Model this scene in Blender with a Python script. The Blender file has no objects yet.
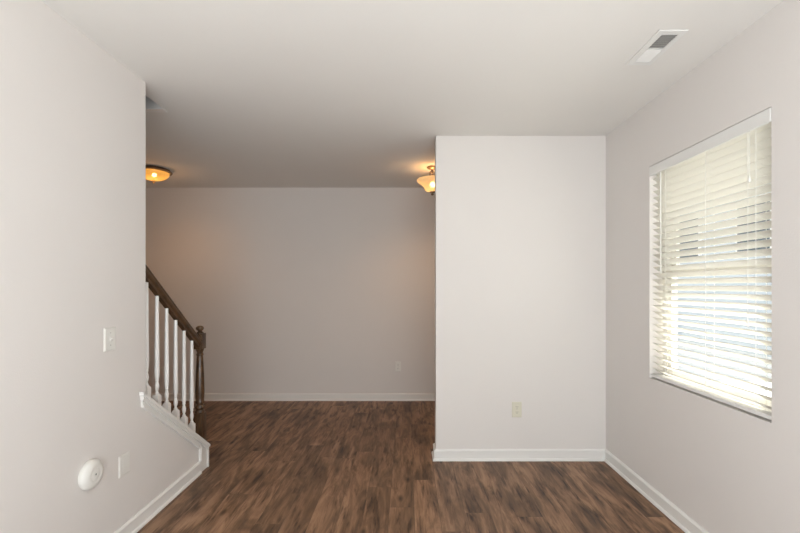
import bpy, bmesh, math, random
from mathutils import Vector, Matrix

# ------------------------------------------------------------------ camera
scene = bpy.context.scene
COL = scene.collection
CAM_Z = 1.386
cd = bpy.data.cameras.new('camera')
cam = bpy.data.objects.new('camera', cd)
COL.objects.link(cam)
cam.location = (0, 0, CAM_Z)
cam.rotation_euler = (math.radians(90), 0, 0)
cd.sensor_fit = 'HORIZONTAL'
cd.sensor_width = 36
cd.lens = 36 * 420 / 800
cd.shift_x = -7 / 800
cd.shift_y = 20.5 / 800
cd.clip_start = 0.05
scene.camera = cam

# ------------------------------------------------------------------ exposure, sky, sun, daylight, added fill lights
vs = scene.view_settings
vs.view_transform = 'Standard'
vs.look = 'None'
vs.gamma = 1
vs.use_curve_mapping = False
vs.exposure = -0.12

world = bpy.data.worlds.new('sky')
scene.world = world
world.use_nodes = True
wn = world.node_tree.nodes
bg = wn['Background']
sky = wn.new('ShaderNodeTexSky')
sky.sky_type = 'NISHITA'
sky.sun_disc = False
sky.sun_elevation = math.radians(50)
sky.sun_rotation = math.radians(90)
mixw = wn.new('ShaderNodeMixRGB')
mixw.inputs['Fac'].default_value = 0.8
mixw.inputs['Color2'].default_value = (4.0, 4.0, 4.0, 1)
world.node_tree.links.new(sky.outputs[0], mixw.inputs['Color1'])
world.node_tree.links.new(mixw.outputs[0], bg.inputs['Color'])
bg.inputs['Strength'].default_value = 0.6

def lamp(name, kind, loc, energy, color, **kw):
    d = bpy.data.lights.new(name, kind)
    o = bpy.data.objects.new(name, d)
    COL.objects.link(o)
    o.location = loc
    d.energy = energy
    d.color = color
    for k, v in kw.items():
        setattr(d, k, v)
    return o

sun = lamp('sun', 'SUN', (6, 1, 8), 18.0, (1, .97, .93), angle=math.radians(1.0))
sun.rotation_euler = Vector((-1, 0.35, -1.5)).to_track_quat('-Z', 'Y').to_euler()

# daylight through the large window in the wall behind the camera
back = lamp('daylight_back_window', 'AREA', (0.1, -2.52, 1.2), 24, (.93, 1, 1.06), shape='RECTANGLE', size=2.5, size_y=1.7)
back.rotation_euler = (math.radians(90), 0, 0)
# added upward fill low behind the camera, brightens the ceiling
fill_up = lamp('fill_ceiling', 'AREA', (0.1, -0.75, .35), 82, (.93, 1, 1.06), shape='RECTANGLE', size=2.4, size_y=.6)
fill_up.rotation_euler = (math.radians(160), 0, 0)
# added fill in front of the solid right wall, brightens the left wall
side = lamp('fill_from_right', 'AREA', (1.56, -1.2, 0.8), 21, (.93, 1, 1.06), shape='RECTANGLE', size=1.3, size_y=1.2)
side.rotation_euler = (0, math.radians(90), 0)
# added fill in front of the solid left wall, brightens the right wall
left = lamp('fill_from_left', 'AREA', (-1.51, -1.2, 0.8), 22, (.93, 1, 1.06), shape='RECTANGLE', size=1.9, size_y=1.4)
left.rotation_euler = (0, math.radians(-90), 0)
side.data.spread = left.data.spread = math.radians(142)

# ------------------------------------------------------------------ materials
def new_mat(name):
    m = bpy.data.materials.new(name)
    m.use_nodes = True
    nt = m.node_tree
    return m, nt, nt.nodes, nt.links, nt.nodes['Principled BSDF']

def plain(name, col, rough=0.5, metal=0.0, var=0.03, scale=20, bump=0.0, bscale=200, spec=None):
    m, nt, n, l, p = new_mat(name)
    tc = n.new('ShaderNodeTexCoord')
    nz = n.new('ShaderNodeTexNoise')
    nz.inputs['Scale'].default_value = scale
    nz.inputs['Detail'].default_value = 3
    l.new(tc.outputs['Object'], nz.inputs['Vector'])
    mx = n.new('ShaderNodeMixRGB')
    mx.inputs['Color1'].default_value = tuple(max(0, c * (1 - var)) for c in col) + (1,)
    mx.inputs['Color2'].default_value = tuple(min(1, c * (1 + var)) for c in col) + (1,)
    l.new(nz.outputs['Fac'], mx.inputs['Fac'])
    l.new(mx.outputs[0], p.inputs['Base Color'])
    p.inputs['Roughness'].default_value = rough
    p.inputs['Metallic'].default_value = metal
    if spec is not None:
        p.inputs['Specular IOR Level'].default_value = spec
    if bump:
        nb = n.new('ShaderNodeTexNoise')
        nb.inputs['Scale'].default_value = bscale
        nb.inputs['Detail'].default_value = 2
        l.new(tc.outputs['Object'], nb.inputs['Vector'])
        b = n.new('ShaderNodeBump')
        b.inputs['Strength'].default_value = bump
        b.inputs['Distance'].default_value = 0.002
        l.new(nb.outputs['Fac'], b.inputs['Height'])
        l.new(b.outputs[0], p.inputs['Normal'])
    return m

M = {}
M['wall'] = plain('wall_paint', (.76, .724, .692), .7, var=.012, scale=3, bump=.25, bscale=140, spec=.2)
M['ceiling'] = plain('ceiling_paint', (.80, .775, .735), .85, var=.01, scale=3, bump=.2, bscale=120, spec=.1)
M['trim'] = plain('trim_paint', (.82, .805, .775), .35, var=.01)
M['plastic'] = plain('white_plastic', (.80, .785, .74), .35, var=.01)
M['ivory'] = plain('ivory_plastic', (.70, .67, .55), .35, var=.01)
M['slot'] = plain('slot_dark', (.16, .15, .13), .6)
M['dark'] = plain('vent_shade_grey', (.34, .33, .31), .8)  # grey that stands in for the shade behind the vent louvres
M['metal_white'] = plain('enamelled_metal', (.80, .79, .76), .4, var=.01)
M['bronze'] = plain('antique_bronze', (.30, .20, .12), .36, metal=.85, var=.25, scale=30)
M['nickel'] = plain('brushed_bronze', (.30, .22, .15), .3, metal=.8, var=.15, scale=30)
M['screw'] = plain('screw_metal', (.5, .49, .45), .35, metal=.8)
M['vinyl'] = plain('window_vinyl', (.80, .77, .70), .4, var=.02)
M['cord'] = plain('blind_cord', (.86, .85, .80), .8)
M['concrete'] = plain('pale_concrete', (.62, .60, .57), .9, var=.1, scale=3)
M['roofing'] = plain('shingle', (.12, .12, .13), .9, var=.3, scale=9)
M['house_window'] = plain('dark_window_glass', (.04, .06, .08), .35)
M['foliage'] = plain('foliage', (.05, .10, .04), .8, var=.5, scale=12)
M['bark'] = plain('bark', (.13, .09, .06), .9, var=.3)

def siding(name, col, pitch):
    m, nt, n, l, p = new_mat(name)
    tc = n.new('ShaderNodeTexCoord')
    sx = n.new('ShaderNodeSeparateXYZ')
    l.new(tc.outputs['Object'], sx.inputs[0])
    md = n.new('ShaderNodeMath'); md.operation = 'DIVIDE'; md.inputs[1].default_value = pitch
    fr = n.new('ShaderNodeMath'); fr.operation = 'FRACT'
    l.new(sx.outputs['Z'], md.inputs[0]); l.new(md.outputs[0], fr.inputs[0])
    b = n.new('ShaderNodeBump'); b.invert = True
    b.inputs['Strength'].default_value = .8; b.inputs['Distance'].default_value = .02
    l.new(fr.outputs[0], b.inputs['Height'])
    l.new(b.outputs[0], p.inputs['Normal'])
    p.inputs['Base Color'].default_value = (*col, 1)
    p.inputs['Roughness'].default_value = .7
    return m
M['siding'] = siding('blue_grey_siding', (.44, .47, .50), .12)

def glass():
    m, nt, n, l, p = new_mat('window_glass')
    n.remove(p)
    out = n['Material Output']
    t = n.new('ShaderNodeBsdfTransparent'); t.inputs[0].default_value = (.94, .96, .95, 1)
    g = n.new('ShaderNodeBsdfGlossy'); g.inputs['Roughness'].default_value = .02
    mx = n.new('ShaderNodeMixShader')
    mx.inputs[0].default_value = .04; l.new(t.outputs[0], mx.inputs[1]); l.new(g.outputs[0], mx.inputs[2])
    l.new(mx.outputs[0], out.inputs['Surface'])
    return m
M['glass'] = glass()

def slat_mat():
    m, nt, n, l, p = new_mat('blind_slat')
    out = n['Material Output']
    p.inputs['Base Color'].default_value = (.84, .82, .75, 1)
    p.inputs['Roughness'].default_value = .45
    nz = n.new('ShaderNodeTexNoise'); nz.inputs['Scale'].default_value = 30
    cr = n.new('ShaderNodeMixRGB')
    cr.inputs['Color1'].default_value = (.92, .90, .86, 1); cr.inputs['Color2'].default_value = (.95, .93, .89, 1)
    l.new(nz.outputs['Fac'], cr.inputs['Fac'])
    t = n.new('ShaderNodeBsdfTranslucent')
    l.new(cr.outputs[0], t.inputs['Color'])
    mx = n.new('ShaderNodeMixShader'); mx.inputs[0].default_value = .38
    l.new(p.outputs[0], mx.inputs[1]); l.new(t.outputs[0], mx.inputs[2])
    l.new(mx.outputs[0], out.inputs['Surface'])
    return m
M['slat'] = slat_mat()

def wood_mat():
    m, nt, n, l, p = new_mat('stained_oak')
    tc = n.new('ShaderNodeTexCoord')
    mp = n.new('ShaderNodeMapping'); mp.inputs['Scale'].default_value = (60, 12, 12)
    l.new(tc.outputs['Object'], mp.inputs[0])
    nz = n.new('ShaderNodeTexNoise'); nz.inputs['Scale'].default_value = 1.4; nz.inputs['Detail'].default_value = 5
    l.new(mp.outputs[0], nz.inputs['Vector'])
    cr = n.new('ShaderNodeValToRGB')
    cr.color_ramp.elements[0].position = .3; cr.color_ramp.elements[0].color = (.034, .018, .009, 1)
    cr.color_ramp.elements[1].position = .75; cr.color_ramp.elements[1].color = (.135, .072, .034, 1)
    l.new(nz.outputs['Fac'], cr.inputs[0]); l.new(cr.outputs[0], p.inputs['Base Color'])
    p.inputs['Roughness'].default_value = .28
    return m
M['oak'] = wood_mat()

def floor_mat():
    m, nt, n, l, p = new_mat('vinyl_plank_floor')
    W, L = 0.155, 1.22
    def mth(op, a, b=None, c=None):
        x = n.new('ShaderNodeMath'); x.operation = op
        for i, v in enumerate((a, b, c)):
            if v is None: continue
            if isinstance(v, (int, float)): x.inputs[i].default_value = v
            else: l.new(v, x.inputs[i])
        return x.outputs[0]
    def comb(x, y, z):
        c = n.new('ShaderNodeCombineXYZ')
        for i, v in enumerate((x, y, z)):
            if isinstance(v, (int, float)): c.inputs[i].default_value = v
            else: l.new(v, c.inputs[i])
        return c.outputs[0]
    def white(vec):
        w = n.new('ShaderNodeTexWhiteNoise'); w.noise_dimensions = '3D'
        l.new(vec, w.inputs['Vector']); return w.outputs['Value']
    def noise(vec, s, d=4, r=.55, dist=0):
        z = n.new('ShaderNodeTexNoise')
        z.inputs['Scale'].default_value = s; z.inputs['Detail'].default_value = d
        z.inputs['Roughness'].default_value = r; z.inputs['Distortion'].default_value = dist
        l.new(vec, z.inputs['Vector']); return z.outputs['Fac']
    def ramp(v, stops):
        r = n.new('ShaderNodeValToRGB'); l.new(v, r.inputs[0])
        e = r.color_ramp.elements
        e[0].position, e[0].color = stops[0]; e[1].position, e[1].color = stops[-1]
        for pos, c in stops[1:-1]:
            k = e.new(pos); k.color = c
        return r.outputs[0]
    def mixc(mode, f, a, b):
        x = n.new('ShaderNodeMixRGB'); x.blend_type = mode
        for i, v in enumerate((f, a, b)):
            if isinstance(v, (int, float)): x.inputs[i].default_value = v
            elif isinstance(v, tuple): x.inputs[i].default_value = v
            else: l.new(v, x.inputs[i])
        return x.outputs[0]
    tc = n.new('ShaderNodeTexCoord')
    s = n.new('ShaderNodeSeparateXYZ'); l.new(tc.outputs['Object'], s.inputs[0])
    u = mth('DIVIDE', mth('ADD', s.outputs['X'], 10.03), W)
    row = mth('FLOOR', u)
    off = mth('MULTIPLY', white(comb(row, 3.1, 1.7)), L)
    v = mth('DIVIDE', mth('ADD', mth('ADD', s.outputs['Y'], 20.0), off), L)
    idx = mth('FLOOR', v)
    r1 = white(comb(row, idx, 5.0)); r2 = white(comb(row, idx, 9.0))
    fu = mth('FRACT', u); fv = mth('FRACT', v)
    # plank-local coordinates with a random jump
    gx = mth('ADD', s.outputs['X'], mth('MULTIPLY', r1, 37)); gy = mth('ADD', s.outputs['Y'], mth('MULTIPLY', r2, 53))
    broad = noise(comb(mth('MULTIPLY', gx, 11.0), mth('MULTIPLY', gy, 2.2), 0.0), 1.0, 5, .6, .8)
    fine = noise(comb(mth('MULTIPLY', gx, 85.0), mth('MULTIPLY', gy, 5.0), 0.0), 1.0, 5, .65, .3)
    streak = noise(comb(mth('MULTIPLY', gx, 42.0), mth('MULTIPLY', gy, 4.4), 3.0), 1.0, 4, .65, .4)
    base = ramp(mth('ADD', mth('MULTIPLY', broad, .75), mth('MULTIPLY', fine, .25)),
                [(.36, (.080, .045, .026, 1)), (.47, (.168, .094, .053, 1)), (.55, (.25, .143, .083, 1)), (.68, (.36, .220, .136, 1))])
    dk = ramp(streak, [(.34, (.20, .17, .15, 1)), (.43, (.62, .58, .55, 1)), (.50, (1, 1, 1, 1))])
    patch = noise(comb(mth('MULTIPLY', gx, 13.0), mth('MULTIPLY', gy, 2.6), 7.0), 1.0, 3, .5, .4)
    gate = ramp(patch, [(.44, (1, 1, 1, 1)), (.58, (.12, .12, .12, 1))])
    pd = ramp(patch, [(.32, (.42, .40, .39, 1)), (.50, (1, 1, 1, 1))])
    dk = mixc('MIX', gate, (1, 1, 1, 1), dk)
    dk = mixc('MULTIPLY', .8, dk, pd)
    c = mixc('MULTIPLY', .9, base, dk)
    tone = mth('MULTIPLY_ADD', r1, .35, 1.0)
    c = mixc('MULTIPLY', 1.0, c, comb(tone, tone, tone))
    # knots
    vo = n.new('ShaderNodeTexVoronoi'); vo.inputs['Scale'].default_value = 1.0
    l.new(comb(mth('MULTIPLY', gx, 6.5), mth('MULTIPLY', gy, 2.6), 0.0), vo.inputs['Vector'])
    kn = ramp(vo.outputs['Distance'], [(.03, (.06, .05, .04, 1)), (.15, (1, 1, 1, 1))])
    c = mixc('MULTIPLY', .85, c, kn)
    # joints
    eu = mth('MINIMUM', fu, mth('SUBTRACT', 1.0, fu)); ev = mth('MINIMUM', fv, mth('SUBTRACT', 1.0, fv))
    ju = mth('LESS_THAN', eu, .009); jv = mth('LESS_THAN', ev, .0012)
    j = mth('MAXIMUM', ju, jv)
    c = mixc('MIX', mth('MULTIPLY', j, .45), c, (.04, .027, .02, 1))
    l.new(c, p.inputs['Base Color'])
    l.new(mth('MULTIPLY_ADD', fine, .25, .36), p.inputs['Roughness'])
    p.inputs['Specular IOR Level'].default_value = .4
    b = n.new('ShaderNodeBump'); b.inputs['Strength'].default_value = .25; b.inputs['Distance'].default_value = .001
    l.new(mth('SUBTRACT', fine, j), b.inputs['Height']); l.new(b.outputs[0], p.inputs['Normal'])
    return m
M['floor'] = floor_mat()

def glow(name, col, ecol, strength, rough=.3):
    m, nt, n, l, p = new_mat(name)
    tc = n.new('ShaderNodeTexCoord')
    nz = n.new('ShaderNodeTexNoise'); nz.inputs['Scale'].default_value = 14; nz.inputs['Detail'].default_value = 4
    nz.inputs['Distortion'].default_value = 1.5
    l.new(tc.outputs['Object'], nz.inputs['Vector'])
    mx = n.new('ShaderNodeMixRGB')
    mx.inputs['Color1'].default_value = tuple(c * .72 for c in ecol) + (1,)
    mx.inputs['Color2'].default_value = tuple(min(1, c * 1.15) for c in ecol) + (1,)
    l.new(nz.outputs['Fac'], mx.inputs['Fac'])
    p.inputs['Base Color'].default_value = (*col, 1)
    p.inputs['Roughness'].default_value = rough
    l.new(mx.outputs[0], p.inputs['Emission Color'])
    p.inputs['Emission Strength'].default_value = strength
    return m

def shade_glass(name, col, clear, ecol, strength):
    """frosted alabaster glass: lets the bulb show through, glows softly"""
    m, nt, n, l, p = new_mat(name)
    out = n['Material Output']
    tc = n.new('ShaderNodeTexCoord')
    nz = n.new('ShaderNodeTexNoise'); nz.inputs['Scale'].default_value = 13; nz.inputs['Detail'].default_value = 4
    nz.inputs['Distortion'].default_value = 1.5
    l.new(tc.outputs['Object'], nz.inputs['Vector'])
    mx = n.new('ShaderNodeMixRGB')
    mx.inputs['Color1'].default_value = tuple(c * .65 for c in ecol) + (1,)
    mx.inputs['Color2'].default_value = tuple(min(1, c * 1.2) for c in ecol) + (1,)
    l.new(nz.outputs['Fac'], mx.inputs['Fac'])
    p.inputs['Base Color'].default_value = (*col, 1); p.inputs['Roughness'].default_value = .3
    l.new(mx.outputs[0], p.inputs['Emission Color']); p.inputs['Emission Strength'].default_value = strength
    t = n.new('ShaderNodeBsdfTransparent'); t.inputs[0].default_value = (1, .86, .6, 1)
    ms = n.new('ShaderNodeMixShader'); ms.inputs[0].default_value = clear
    l.new(p.outputs[0], ms.inputs[1]); l.new(t.outputs[0], ms.inputs[2]); l.new(ms.outputs[0], out.inputs['Surface'])
    return m
M['amber_bowl'] = shade_glass('amber_bowl_glass', (.75, .5, .2), .45, (1, .48, .09), .8)
M['cream_shade'] = shade_glass('cream_shade_glass', (.85, .68, .45), .42, (1, .62, .28), .62)
M['bulb'] = glow('lit_bulb', (.9, .9, .9), (1, .84, .60), 26)

# ------------------------------------------------------------------ mesh helpers
def link(name, bm, mat, parent=None, smooth=False, label=None):
    bmesh.ops.recalc_face_normals(bm, faces=bm.faces[:])
    me = bpy.data.meshes.new(name)
    bm.to_mesh(me); bm.free()
    me.materials.append(mat)
    if smooth:
        for p in me.polygons: p.use_smooth = True
        try: me.set_sharp_from_angle(angle=math.radians(40))
        except Exception: pass
    o = bpy.data.objects.new(name, me)
    COL.objects.link(o)
    if parent is not None:
        o.parent = parent
    if label: o['label'] = label
    return o

def box(bm, x0, x1, y0, y1, z0, z1, bev=0.0):
    r = bmesh.ops.create_cube(bm, size=1)
    vs_ = r['verts']
    for v in vs_:
        v.co.x = (x0 + x1) / 2 + v.co.x * (x1 - x0)
        v.co.y = (y0 + y1) / 2 + v.co.y * (y1 - y0)
        v.co.z = (z0 + z1) / 2 + v.co.z * (z1 - z0)
    if bev:
        es = list({e for v in vs_ for e in v.link_edges})
        bmesh.ops.bevel(bm, geom=es, offset=bev, segments=2, affect='EDGES', profile=.6)

def B(*boxes, bev=0.0):
    bm = bmesh.new()
    for b in boxes: box(bm, *b, bev=bev)
    return bm

def lathe(bm, prof, c=(0, 0, 0), seg=40, close=False):
    """prof: list of (r, z); revolve round z at c"""
    rings = []
    for r, z in prof:
        if r < 1e-6:
            rings.append([bm.verts.new((c[0], c[1], c[2] + z))])
        else:
            rings.append([bm.verts.new((c[0] + r * math.cos(2 * math.pi * k / seg), c[1] + r * math.sin(2 * math.pi * k / seg), c[2] + z)) for k in range(seg)])
    prs = list(zip(rings, rings[1:]))
    if close: prs.append((rings[-1], rings[0]))
    for a, b in prs:
        for k in range(seg):
            k2 = (k + 1) % seg
            if len(a) == 1 and len(b) == 1: continue
            if len(a) == 1: bm.faces.new((a[0], b[k], b[k2]))
            elif len(b) == 1: bm.faces.new((a[k], a[k2], b[0]))
            else: bm.faces.new((a[k], a[k2], b[k2], b[k]))

def prism(bm, pts, axis, a, b):
    """polygon pts in the plane normal to axis, extruded from a to b"""
    def P(p, t):
        return {'x': (t, p[0], p[1]), 'y': (p[0], t, p[1]), 'z': (p[0], p[1], t)}[axis]
    va = [bm.verts.new(P(p, a)) for p in pts]; vb = [bm.verts.new(P(p, b)) for p in pts]
    n = len(pts)
    bm.faces.new(va[::-1]); bm.faces.new(vb)
    for i in range(n):
        bm.faces.new((va[i], va[(i + 1) % n], vb[(i + 1) % n], vb[i]))

def tube(bm, p0, p1, r, seg=10):
    p0, p1 = Vector(p0), Vector(p1)
    d = (p1 - p0); q = d.to_track_quat('Z', 'Y')
    rings = []
    for p in (p0, p1):
        rings.append([bm.verts.new(p + q @ Vector((r * math.cos(2 * math.pi * k / seg), r * math.sin(2 * math.pi * k / seg), 0))) for k in range(seg)])
    for k in range(seg):
        k2 = (k + 1) % seg
        bm.faces.new((rings[0][k], rings[0][k2], rings[1][k2], rings[1][k]))
    bm.faces.new(rings[0][::-1]); bm.faces.new(rings[1])

def sweep(bm, path, prof):
    """sweep profile (offset to the left of travel, z) along a 2D path, mitred corners"""
    n = len(path); secs = []
    for i, p in enumerate(path):
        p = Vector(p)
        def nrm(a, b):
            d = (Vector(b) - Vector(a)).normalized(); return Vector((-d.y, d.x))
        if i == 0: m = nrm(path[0], path[1])
        elif i == n - 1: m = nrm(path[-2], path[-1])
        else:
            a, b = nrm(path[i - 1], path[i]), nrm(path[i], path[i + 1])
            m = (a + b); m = m / m.dot(a)
        secs.append([bm.verts.new((p.x + m.x * o, p.y + m.y * o, z)) for o, z in prof])
    k = len(prof)
    for a, b in zip(secs, secs[1:]):
        for i in range(k):
            bm.faces.new((a[i], a[(i + 1) % k], b[(i + 1) % k], b[i]))
    bm.faces.new(secs[0]); bm.faces.new(secs[-1][::-1])

def struct(name, bm, mat, parent=None, **kw):
    o = link(name, bm, mat, parent, **kw)
    if parent is None: o['kind'] = 'structure'
    return o

def thing(name, label, cat, loc=(0, 0, 0), group=None):
    o = bpy.data.objects.new(name, None)
    COL.objects.link(o)
    o.location = loc
    o['label'] = label; o['category'] = cat
    if group: o['group'] = group
    return o

# ------------------------------------------------------------------ room shell
H = 2.6
XL, XLB = -1.55, -1.66            # left wall, room face and stair face
XR, XRO = 1.595, 1.755            # window wall
YB = -2.6                         # wall behind the camera
YN, YN2 = 3.365, 3.485              # partition
XP = 0.231                        # free end of the partition
YF = 5.13                         # far wall
WELL_X = -2.62
WELL_Y = 2.849
WY0, WY1, WZ0, WZ1 = 1.838, 2.762, 0.789, 2.177

struct('floor', B((-3.9, XRO, YB - .15, YF + .15, -.1, 0)), M['floor'])
CT = 2.9
struct('ceiling', B((XLB, XRO, YB - .15, YF + .15, H, CT),
                    (-3.9, XLB, WELL_Y, YF + .15, H, CT),
                    (-3.9, WELL_X, YB - .15, WELL_Y, H, CT),
                    (WELL_X, XLB, YB - .15, -1.0, H, CT)), M['ceiling'])
SL = .74
def capz(y): return .777 - SL * (y - 2.434)
bm = bmesh.new()
prism(bm, [(YB, 0), (3.185, 0), (3.185, capz(3.185) - .022), (2.49, capz(2.49) - .022), (2.49, H), (YB, H)], 'x', XLB, XL)
struct('wall_left', bm, M['wall'])      # its low end is the knee wall of the stairs
struct('wall_right', B((XR, XRO, YB, WY0, 0, H), (XR, XRO, WY1, YF, 0, H),
                       (XR, XRO, WY0, WY1, 0, WZ0), (XR, XRO, WY0, WY1, WZ1, H)), M['wall'])
struct('wall_partition', B((XP, XR, YN, YN2, 0, H), bev=.004), M['wall'])
struct('wall_far', B((-3.9, XRO, YF, YF + .15, 0, H)), M['wall'])
struct('wall_back', B((XL, -1.2, YB - .15, YB, 0, H), (1.4, XR, YB - .15, YB, 0, H),
                      (-1.2, 1.4, YB - .15, YB, 0, .55), (-1.2, 1.4, YB - .15, YB, 2.35, H)), M['wall'])
struct('wall_entry_left', B((-3.9, -3.7, 3.25, YF, 0, H), (-3.9, WELL_X, 3.13, 3.25, 0, H)), M['wall'])
struct('wall_stair', B((WELL_X - .11, WELL_X, -1.2, 3.13, 0, H), (WELL_X, XLB, -1.2, -1.09, 0, H)), M['wall'])
struct('wall_stairwell', B((WELL_X - .11, WELL_X, -1.2, WELL_Y + .1, CT, 4.7), (XLB, XLB + .11, -1.2, WELL_Y + .1, CT, 4.7),
                           (WELL_X, XLB, WELL_Y, WELL_Y + .1, CT, 4.7), (WELL_X, XLB, -1.2, -1.0, CT, 4.7),
                           (WELL_X, XLB, -1.0, WELL_Y, 4.6, 4.7)), M['wall'])
# window of the wall behind the camera
wb = struct('window_2', B((-1.2, 1.4, YB - .11, YB - .05, .55, .61), (-1.2, 1.4, YB - .11, YB - .05, 2.29, 2.35),
                          (-1.2, -1.14, YB - .11, YB - .05, .61, 2.29), (1.34, 1.4, YB - .11, YB - .05, .61, 2.29),
                          (.07, .13, YB - .11, YB - .05, .61, 2.29), bev=.003), M['vinyl'])
struct('pane', B((-1.14, .07, YB - .083, YB - .078, .61, 2.29), (.13, 1.34, YB - .083, YB - .078, .61, 2.29)), M['glass'], wb)

# sloping cap with return, nosed edge and moulding below it
bm = bmesh.new()
def slope_bar(bm, y0, y1, dz0, dz1, x0, x1, plumb=True):
    prism(bm, [(y0, capz(y0) + dz0), (y1, capz(y1) + dz0), (y1, capz(y1) + dz1), (y0, capz(y0) + dz1)], 'x', x0, x1)
slope_bar(bm, 2.49, 3.185, -.022, 0, XLB - .018, -1.5505)
slope_bar(bm, 2.432, 3.255, -.020, 0, -1.5495, -1.524)
struct('trim_1', bm, M['trim'])
bm = bmesh.new()
slope_bar(bm, 2.440, 3.247, -.042, -.021, -1.5495, -1.529)
slope_bar(bm, 2.446, 3.13, -.070, -.043, -1.5495, -1.538)
slope_bar(bm, 2.446, 3.13, -.083, -.071, -1.5495, -1.532)
struct('trim_2', bm, M['trim'])
# upright board closing the end of the knee wall, beads on both edges
bm = bmesh.new()
ze = capz(3.247) - .043
prism(bm, [(3.125, 0), (3.247, 0), (3.247, ze), (3.125, capz(3.125) - .043)], 'x', -1.5495, -1.538)
box(bm, -1.5375, -1.529, 3.229, 3.247, .0, ze, .002)
box(bm, -1.5375, -1.530, 3.125, 3.139, .09, capz(3.139) - .045, .002)
struct('trim_3', bm, M['trim'])
# corner strip along the edge of the stairwell opening
struct('trim_4', B((WELL_X, XLB + .008, WELL_Y - .004, WELL_Y + .05, H - .010, H - .0005), bev=.002), M['trim'])

# baseboards
BP = [(0, 0), (.026, 0), (.025, .009), (.020, .016), (.0135, .019), (.0135, .070), (.0155, .072), (.0155, .077), (.010, .084), (.006, .089), (0, .089)]
def baseboard(name, path):
    bm = bmesh.new(); sweep(bm, path, BP); return struct(name, bm, M['trim'])
baseboard('baseboard_right', [(XR, YB), (XR, YN)])
baseboard('baseboard_partition', [(XR, YN), (XP, YN), (XP, YN2), (XR, YN2)][::1])
baseboard('baseboard_left', [(XL, 3.124), (XL, YB)])
baseboard('baseboard_far', [(XR, YF), (-3.7, YF)])
baseboard('baseboard_back', [(XL, YB), (XR, YB)])

# ------------------------------------------------------------------ side window, glass and frame
w1 = struct('window_1', B((1.685, 1.752, WY0, WY0 + .04, WZ0, WZ1), (1.685, 1.752, WY1 - .04, WY1, WZ0, WZ1),
                          (1.685, 1.752, WY0 + .04, WY1 - .04, WZ1 - .04, WZ1), (1.685, 1.752, WY0 + .04, WY1 - .04, WZ0, WZ0 + .035), bev=.003), M['vinyl'])
def sash(name, x0, x1, z0, z1):
    a, b = WY0 + .041, WY1 - .041
    o = struct(name, B((x0, x1, a, a + .035, z0, z1), (x0, x1, b - .035, b, z0, z1),
                       (x0, x1, a + .035, b - .035, z0, z0 + .04), (x0, x1, a + .035, b - .035, z1 - .035, z1), bev=.003), M['vinyl'], w1)
    g = struct('pane', B(((x0 + x1) / 2 - .002, (x0 + x1) / 2 + .002, a + .035, b - .035, z0 + .04, z1 - .035)), M['glass'], o)
sash('lower_sash', 1.692, 1.716, WZ0 + .036, 1.50)
sash('upper_sash', 1.720, 1.744, 1.465, WZ1 - .041)

# ------------------------------------------------------------------ stairs and railing
st = thing('staircase', 'stairs with white risers rising behind the left wall and white knee wall', 'staircase', (-2.14, 3.18, 0))
rise, run = .19, .254
for k in range(15):
    y1 = 3.17 - run * k
    bm = bmesh.new()
    box(bm, WELL_X + .006, XLB - .022, y1 - run - .02, y1 - .022, rise * (k + 1) - .14 if k else 0.001, rise * (k + 1) - .026)
    o = link('riser', bm, M['trim'], st); o.matrix_parent_inverse = Matrix.Translation((2.14, -3.18, 0))
    bm = bmesh.new()
    box(bm, WELL_X + .006, XLB - .022, y1 - run, y1, rise * (k + 1) - .025, rise * (k + 1), .006)
    o = link('tread', bm, M['oak'], st); o.matrix_parent_inverse = Matrix.Translation((2.14, -3.18, 0))

RX, RY = -1.59, 3.225
rl = thing('stair_railing', 'dark brown handrail and turned newel post with white balusters on knee wall', 'railing', (RX, RY, 0))
def railz(y): return 1.5215 - .789 * (y - 2.541)        # top of the rail
# handrail: moulded section swept along the slope (vertical ends)
bm = bmesh.new()
sec = [(-.016, -.078), (.016, -.078), (.017, -.062), (.026, -.056), (.029, -.046), (.028, -.036), (.022, -.030), (.024, -.018), (.018, -.006), (.008, 0),
       (-.008, 0), (-.018, -.006), (-.024, -.018), (-.022, -.030), (-.028, -.036), (-.029, -.046), (-.026, -.056), (-.017, -.062)]
ra, rb = [], []
for x, z in sec:
    ra.append(bm.verts.new((x, 2.492 - RY, railz(2.492) + z * 1.09))); rb.append(bm.verts.new((x, 3.192 - RY, railz(3.192) + z * 1.09)))
for i in range(len(sec)):
    j = (i + 1) % len(sec); bm.faces.new((ra[i], ra[j], rb[j], rb[i]))
bm.faces.new(ra); bm.faces.new(rb[::-1])
link('handrail', bm, M['oak'], rl, smooth=True)
# newel
bm = bmesh.new()
s = .0345
box(bm, -s, s, -s, s, .001, .420, .003)
box(bm, -s + .002, s - .002, -s + .002, s - .002, .912, 1.032, .004)
lathe(bm, [(.0, .418), (.030, .418), (.0335, .424), (.0335, .434), (.029, .440), (.027, .448), (.030, .454), (.034, .462), (.034, .470), (.029, .477), (.026, .484),
           (.0275, .492), (.0325, .498), (.0325, .507), (.029, .514), (.0315, .54), (.0325, .58), (.0318, .64), (.029, .72), (.0255, .80), (.0225, .852),
           (.0215, .856), (.0255, .864), (.0255, .872), (.0205, .880), (.0225, .890), (.028, .902), (.030, .914), (0, .914)], seg=28)
lathe(bm, [(0, 1.030), (.027, 1.030), (.0275, 1.036), (.018, 1.043), (.014, 1.049), (.019, 1.053), (.027, 1.061), (.0295, 1.070), (.027, 1.079), (.018, 1.086), (.008, 1.0895), (0, 1.090)], seg=28)
link('newel_post', bm, M['oak'], rl, smooth=True)
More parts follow.
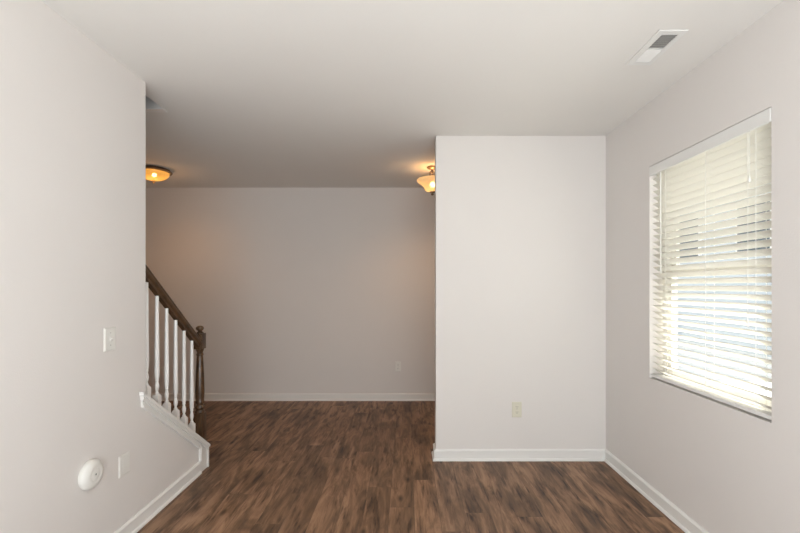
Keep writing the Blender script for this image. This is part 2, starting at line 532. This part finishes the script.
# balusters
for k in range(6):
    y = 2.562 + .108 * k
    zb = capz(y); zt = railz(y) - .086
    w = .0185
    bm = bmesh.new()
    # square foot cut to the slope
    zs = zb + .001
    tp = zb + .088
    va = []
    for (dx, dy) in ((-w, -w), (w, -w), (w, w), (-w, w)):
        va.append((dx, dy))
    lo = [bm.verts.new((dx, dy + y - RY, zs - SL * dy)) for dx, dy in va]
    hi = [bm.verts.new((dx, dy + y - RY, tp)) for dx, dy in va]
    ap = [bm.verts.new((dx * .55, dy * .55 + y - RY, tp + .014)) for dx, dy in va]
    for i in range(4):
        j = (i + 1) % 4
        bm.faces.new((lo[i], lo[j], hi[j], hi[i])); bm.faces.new((hi[i], hi[j], ap[j], ap[i]))
    bm.faces.new(lo[::-1]); bm.faces.new(ap)
    t0 = tp + .010
    Lh = zt - t0
    lathe(bm, [(0, t0), (.009, t0), (.0125, t0 + .007), (.0125, t0 + .011), (.008, t0 + .018), (.0075, t0 + .024), (.0115, t0 + .036), (.014, t0 + .052), (.0135, t0 + .062),
               (.0095, t0 + .078), (.0080, t0 + .086), (.0115, t0 + .090), (.0115, t0 + .097), (.0100, t0 + .101), (.0138, t0 + .115), (.0148, t0 + .15), (.0142, t0 + .25),
               (.0122, t0 + Lh * .75), (.0108, zt + .006 - .010), (0, zt - .003)], (0, y - RY, 0), seg=16)
    link('baluster', bm, M['trim'], rl, smooth=True, label='white turned baluster')

# ------------------------------------------------------------------ window blind
bl = thing('window_blind', 'off-white horizontal slat blind hanging in the window recess', 'blind', (1.63, 2.3, WZ0))
def lb(bm):  # shift world coordinates into the blind's own frame
    bmesh.ops.translate(bm, verts=bm.verts[:], vec=(-1.63, -2.3, -WZ0)); return bm
link('valance', lb(B((1.591, 1.604, WY0 + .003, WY1 - .003, WZ1 - .065, WZ1 - .004), bev=.003)), M['metal_white'], bl)
link('head_rail', lb(B((1.606, 1.660, WY0 + .006, WY1 - .006, WZ1 - .050, WZ1 - .004), bev=.002)), M['metal_white'], bl)
bm = bmesh.new()
pitch, hw = .0412, .0245
tilt = math.radians(33)
cx, sx_ = math.cos(tilt), math.sin(tilt)
z = WZ0 + .055
SX = 1.631
while z < WZ1 - .055:
    # gently crowned slat, room edge high and outer edge low
    pts = []
    for t in (-1, -.5, 0, .5, 1):
        cr = .0022 * (1 - t * t)
        pts.append((SX + t * hw * cx + cr * sx_, z - t * hw * sx_ + cr * cx))
    low = [(px - .0022 * sx_, pz - .0022 * cx) for px, pz in pts]
    poly = pts + low[::-1]
    prism(bm, poly, 'y', WY0 + .008, WY1 - .008)
    z += pitch
ztop = z - pitch
link('slats', lb(bm), M['slat'], bl)
link('bottom_rail', lb(B((1.602, 1.652, WY0 + .008, WY1 - .008, WZ0 + .010, WZ0 + .030), bev=.004)), M['metal_white'], bl)
for y in (2.61, 2.262, 1.935):
    bm = bmesh.new()
    for x in (1.6075, 1.6555):
        tube(bm, (x, y, WZ0 + .028), (x, y, WZ1 - .045), .0013, 6)
    zz = WZ0 + .055
    while zz < WZ1 - .055:
        tube(bm, (1.6075, y, zz + .012), (1.6555, y, zz - .019), .0007, 4)
        zz += pitch
    link('ladder_cord', lb(bm), M['cord'], bl)
bm = bmesh.new(); tube(bm, (1.6035, 2.655, WZ1 - .055), (1.6035, 2.655, 1.47), .0036, 8)
link('tilt_wand', lb(bm), M['cord'], bl)
bm = bmesh.new()
tube(bm, (1.6035, 1.976, WZ1 - .055), (1.6035, 1.976, 1.225), .0012, 6); tube(bm, (1.6035, 1.966, WZ1 - .055), (1.6035, 1.966, 1.90), .0012, 6)
lc = link('lift_cord', lb(bm), M['cord'], bl)
for y, zc in ((1.976, 1.205), (1.966, 1.88)):
    bm = bmesh.new()
    lathe(bm, [(0, .026), (.003, .026), (.006, .006), (.0065, -.004), (.004, -.006), (0, -.006)], (1.6035, y, zc), 12)
    link('tassel', lb(bm), M['cord'], lc, smooth=True)

# ------------------------------------------------------------------ ceiling register
vx0, vx1, vy0, vy1 = 1.190, 1.326, 1.98, 2.29
vt = thing('air_vent', 'white rectangular air vent with dark louvres in ceiling near window', 'air vent', ((vx0 + vx1) / 2, (vy0 + vy1) / 2, H))
def lv(bm):
    bmesh.ops.translate(bm, verts=bm.verts[:], vec=(-(vx0 + vx1) / 2, -(vy0 + vy1) / 2, -H)); return bm
ox0, ox1, oy0, oy1 = 1.222, 1.300, 2.014, 2.256
link('frame', lv(B((vx0, ox0, vy0, vy1, H - .006, H - .0005), (ox1, vx1, vy0, vy1, H - .006, H - .0005),
                   (ox0, ox1, vy0, oy0, H - .006, H - .0005), (ox0, ox1, oy1, vy1, H - .006, H - .0005), (ox0, ox1, 2.132, 2.142, H - .006, H - .0005), bev=.0015)), M['metal_white'], vt)
link('vent_shade_sheet', lv(B((ox0, ox1, oy0, oy1, H - .0015, H - .0005))), M['dark'], vt)  # flat sheet, no real recess; its shade is put into the colour
bm = bmesh.new()
for k in range(7):       # near bank opens towards the room's back
    y = oy0 + .004 + k * .0165
    prism(bm, [(y + .009, H - .0016), (y + .0105, H - .0016), (y + .0015, H - .0075), (y, H - .0075)], 'x', ox0, ox1)
for k in range(8):       # far bank turned the other way
    y = 2.148 + k * .0140
    prism(bm, [(y - .0035, H - .0016), (y - .0025, H - .0016), (y + .0025, H - .0085), (y + .0013, H - .0085)], 'x', ox0, ox1)
link('louvre', lv(bm), M['ceiling'], vt)

# ------------------------------------------------------------------ ceiling lamps
fx, fy = -2.607, 4.32
fl = thing('flush_ceiling_light', 'lit amber glass bowl ceiling light with bronze ring beyond the left wall', 'ceiling light', (fx, fy, H))
bm = bmesh.new()
lathe(bm, [(0, -.0005), (0.1346, -0.0004), (0.1481, -0.0035), (0.1580, -0.0106), (0.1624, -0.0176), (0.1705, -0.0229), (0.1723, -0.0299), (0.1669, -0.0370), (0.1544, -0.0396), (0.1463, -0.0352), (0.1436, -0.0264), (0, -.028)], seg=64)
link('ceiling_pan', bm, M['bronze'], fl, smooth=True)
bm = bmesh.new()
lathe(bm, [(0.1454, -0.0352), (0.1436, -0.0499), (0.1346, -0.0691), (0.1167, -0.0874), (0.0897, -0.1027), (0.0584, -0.1123), (0.0269, -0.1171), (0.0090, -0.1181), (0.0090, -0.1157), (0.0269, -0.1147), (0.0574, -0.1099), (0.0889, -0.1003), (0.1148, -0.0850), (0.1319, -0.0677), (0.1409, -0.0490), (0.1427, -0.0352)], seg=64)
link('glass_bowl', bm, M['amber_bowl'], fl, smooth=True)
bm = bmesh.new()
lathe(bm, [(0, -.120), (.016, -.1235), (.017, -.127), (.009, -.130), (.008, -.135), (.011, -.140), (.007, -.147), (0, -.149)], seg=20)
link('finial', bm, M['bronze'], fl, smooth=True)
bm = bmesh.new(); bmesh.ops.create_uvsphere(bm, u_segments=20, v_segments=12, radius=.021); bmesh.ops.translate(bm, verts=bm.verts[:], vec=(.025, -.03, -.070))
link('bulb', bm, M['bulb'], fl, smooth=True)
lamp('flush_light_glow', 'SPOT', (fx, fy, H - .16), 13.0, (1, .52, .20), shadow_soft_size=.08, spot_size=math.radians(172), spot_blend=1.0)
lamp('flush_light_halo', 'POINT', (fx, fy, H - .20), 1.6, (1, .52, .20), shadow_soft_size=.1)

px, py = .257, 4.25
sf = thing('semi_flush_ceiling_light', 'lit cream bell-shaped glass ceiling light half hidden behind the partition', 'ceiling light', (px, py, H))
bm = bmesh.new()
lathe(bm, [(0, -.0005), (.055, -.0005), (.058, -.006), (.052, -.016), (.034, -.024), (.014, -.030), (.012, -.040), (.012, -.060), (0, -.060)], seg=32)
for a in range(3):
    an = math.radians(90 + 120 * a)
    pts = [(.012, -.045), (.026, -.052), (.030, -.075), (.026, -.105), (.022, -.145)]
    for (r0, z0), (r1, z1) in zip(pts, pts[1:]):
        tube(bm, (r0 * math.cos(an), r0 * math.sin(an), z0), (r1 * math.cos(an), r1 * math.sin(an), z1), .0045, 8)
lathe(bm, [(0, -.140), (.030, -.140), (.030, -.150), (0, -.150)], seg=24)
link('canopy', bm, M['nickel'], sf, smooth=True)
bm = bmesh.new()
sp = [(.150, -.126), (.156, -.131), (.155, -.140), (.146, -.152), (.128, -.167), (.108, -.182), (.093, -.197), (.084, -.212), (.078, -.228), (.066, -.242), (.040, -.249), (.008, -.250)]
inn = [(r - .003, zz + .003) for r, zz in sp[::-1] if r > .01]
lathe(bm, sp + [(.006, -.247)] + inn, seg=56)
link('glass_shade', bm, M['cream_shade'], sf, smooth=True)
bm = bmesh.new()
lathe(bm, [(0, -.244), (.030, -.251), (.028, -.258), (.014, -.263), (.012, -.270), (.016, -.276), (.010, -.285), (0, -.288)], seg=24)
link('finial', bm, M['nickel'], sf, smooth=True)
bm = bmesh.new(); bmesh.ops.create_uvsphere(bm, u_segments=20, v_segments=12, radius=.028); bmesh.ops.translate(bm, verts=bm.verts[:], vec=(.004, 0, -.178))
link('bulb', bm, M['bulb'], sf, smooth=True)
lamp('semi_flush_downlight', 'SPOT', (px, py, H - .30), 19.0, (1, .58, .28), shadow_soft_size=.06, spot_size=math.radians(172), spot_blend=1.0)
lamp('semi_flush_glow', 'POINT', (px, py, H - .125), 1.8, (1, .50, .20), shadow_soft_size=.03)

# ------------------------------------------------------------------ plates on the walls
def plate(bm, w, h, t=.006):
    """plate lying in local XZ, front towards -Y, back at y=0"""
    pr = [(-w / 2, -h / 2), (w / 2, -h / 2), (w / 2, h / 2), (-w / 2, h / 2)]
    a = [bm.verts.new((x, -.0003, z)) for x, z in pr]
    b = [bm.verts.new((x, -t * .5, z)) for x, z in pr]
    c = [bm.verts.new((x * (1 - .012 / w), -t, z * (1 - .012 / h))) for x, z in pr]
    for r0, r1 in ((a, b), (b, c)):
        for i in range(4):
            j = (i + 1) % 4; bm.faces.new((r0[i], r0[j], r1[j], r1[i]))
    bm.faces.new(a); bm.faces.new(c[::-1])
def disc_y(bm, x, z, r, y0, y1, seg=16, flat=False):
    pts = []
    for k in range(seg):
        a = 2 * math.pi * k / seg; zz = r * math.sin(a)
        if flat: zz = max(-r * .78, min(r * .78, zz))
        pts.append((x + r * math.cos(a), z + zz))
    prism(bm, pts, 'y', y0, y1)
def outlet(label, loc, rz, w, h, mat):
    t = thing('wall_outlet', label, 'outlet', loc); t.rotation_euler.z = rz
    bm = bmesh.new(); plate(bm, w, h); link('plate', bm, mat, t)
    for sg in (1, -1):
        bm = bmesh.new(); disc_y(bm, 0, sg * h * .17, w * .235, -.0085, -.0055, 24, True)
        r = link('receptacle', bm, mat, t)
        bm = bmesh.new(); zc = sg * h * .17
        box(bm, -.0085, -.006, -.0092, -.0083, zc - .001, zc + .008); box(bm, .006, .0085, -.0092, -.0083, zc - .001, zc + .008)
        disc_y(bm, 0, zc - .007, .0028, -.0092, -.0083, 10)
        link('slots', bm, M['slot'], r)
    bm = bmesh.new(); disc_y(bm, 0, 0, .003, -.0075, -.0058, 12); link('screw', bm, M['screw'], t)
    return t
outlet('ivory double outlet low on the partition wall near the room', (.879, YN, .405), 0, .078, .124, M['ivory'])
outlet('small double outlet low on the dim far wall', (-.11, YF, .415), 0, .072, .122, M['plastic'])
LW = math.radians(90)  # plates on the left wall face +X
sw = thing('light_switch', 'white light switch plate at shoulder height on left wall', 'light switch', (XL, 2.188, 1.115)); sw.rotation_euler.z = LW
bm = bmesh.new(); plate(bm, .085, .121); link('plate', bm, M['plastic'], sw)
bm = bmesh.new(); box(bm, -.006, .006, -.0075, -.0055, -.013, .013, .0006)
prism(bm, [(-.007, -.004), (-.017, .006), (-.019, .001), (-.010, -.008)], 'x', -.0045, .0045)
link('toggle', bm, M['plastic'], sw)
for sg in (1, -1):
    bm = bmesh.new(); disc_y(bm, 0, sg * .032, .003, -.0072, -.0058, 12); link('screw', bm, M['screw'], sw)
bp = thing('cable_wall_plate', 'white rectangular wall plate low on left wall beside round cover', 'wall plate', (XL, 2.300, .415)); bp.rotation_euler.z = LW
bm = bmesh.new(); plate(bm, .086, .115); link('plate', bm, M['plastic'], bp)
bm = bmesh.new(); box(bm, -.0165, .0165, -.0068, -.0055, -.033, .033, .0005); link('insert', bm, M['plastic'], bp)
rc = thing('round_wall_cover', 'round white domed plastic cover with centre hole low on left wall', 'wall cover', (XL, 2.045, .474)); rc.rotation_euler.z = LW
def lathe_y(bm, prof, seg=40):
    lathe(bm, prof, seg=seg)
    bmesh.ops.rotate(bm, verts=bm.verts[:], cent=(0, 0, 0), matrix=Matrix.Rotation(math.radians(90), 3, 'X'))
bm = bmesh.new()
lathe_y(bm, [(0, .0005), (.068, .0005), (.070, .004), (.070, .014), (.067, .022), (.058, .031), (.046, .036), (.034, .0375), (.030, .036), (.026, .0375), (.012, .038), (.009, .0385), (.006, .036), (0, .035)], 48)
link('cover', bm, M['plastic'], rc, smooth=True)
bm = bmesh.new(); lathe_y(bm, [(0, .0345), (.0045, .0352), (.0045, .0368), (0, .0372)], 14)
link('hole', bm, M['slot'], rc)

# ------------------------------------------------------------------ outdoors, seen between the slats
gr = link('ground', B((1.76, 40, -25, 40, -.45, -.35)), M['concrete']); gr['kind'] = 'structure'
ev = link('roof_eave', B((1.757, 2.52, -2.7, 5.2, 2.62, 2.80)), M['trim'])
ev['label'] = 'white eave running above the window outside'; ev['category'] = 'eave'
nh = thing('neighbour_house', 'blue grey sided house seen outside between the blind slats', 'house', (10.5, 6, -.35))
def ln(bm):
    bmesh.ops.translate(bm, verts=bm.verts[:], vec=(-10.5, -6, .35)); return bm
link('wall', ln(B((9, 15, 7.0, 22, -.35, 4.6))), M['siding'], nh)
bm = bmesh.new(); prism(bm, [(8.5, 4.6), (15.5, 4.6), (12, 7.0)], 'y', 6.5, 22.5); link('roof', ln(bm), M['roofing'], nh)
for y in (10.35, 12.9, 16.2, 19):
    for z0 in (2.3,):
        f = link('window', ln(B((8.94, 9.0, y - .08, y + 1.08, z0 - .08, z0 + 1.38))), M['trim'], nh)
        link('pane', ln(B((8.92, 8.939, y, y + 1.0, z0, z0 + 1.3))), M['house_window'], f)
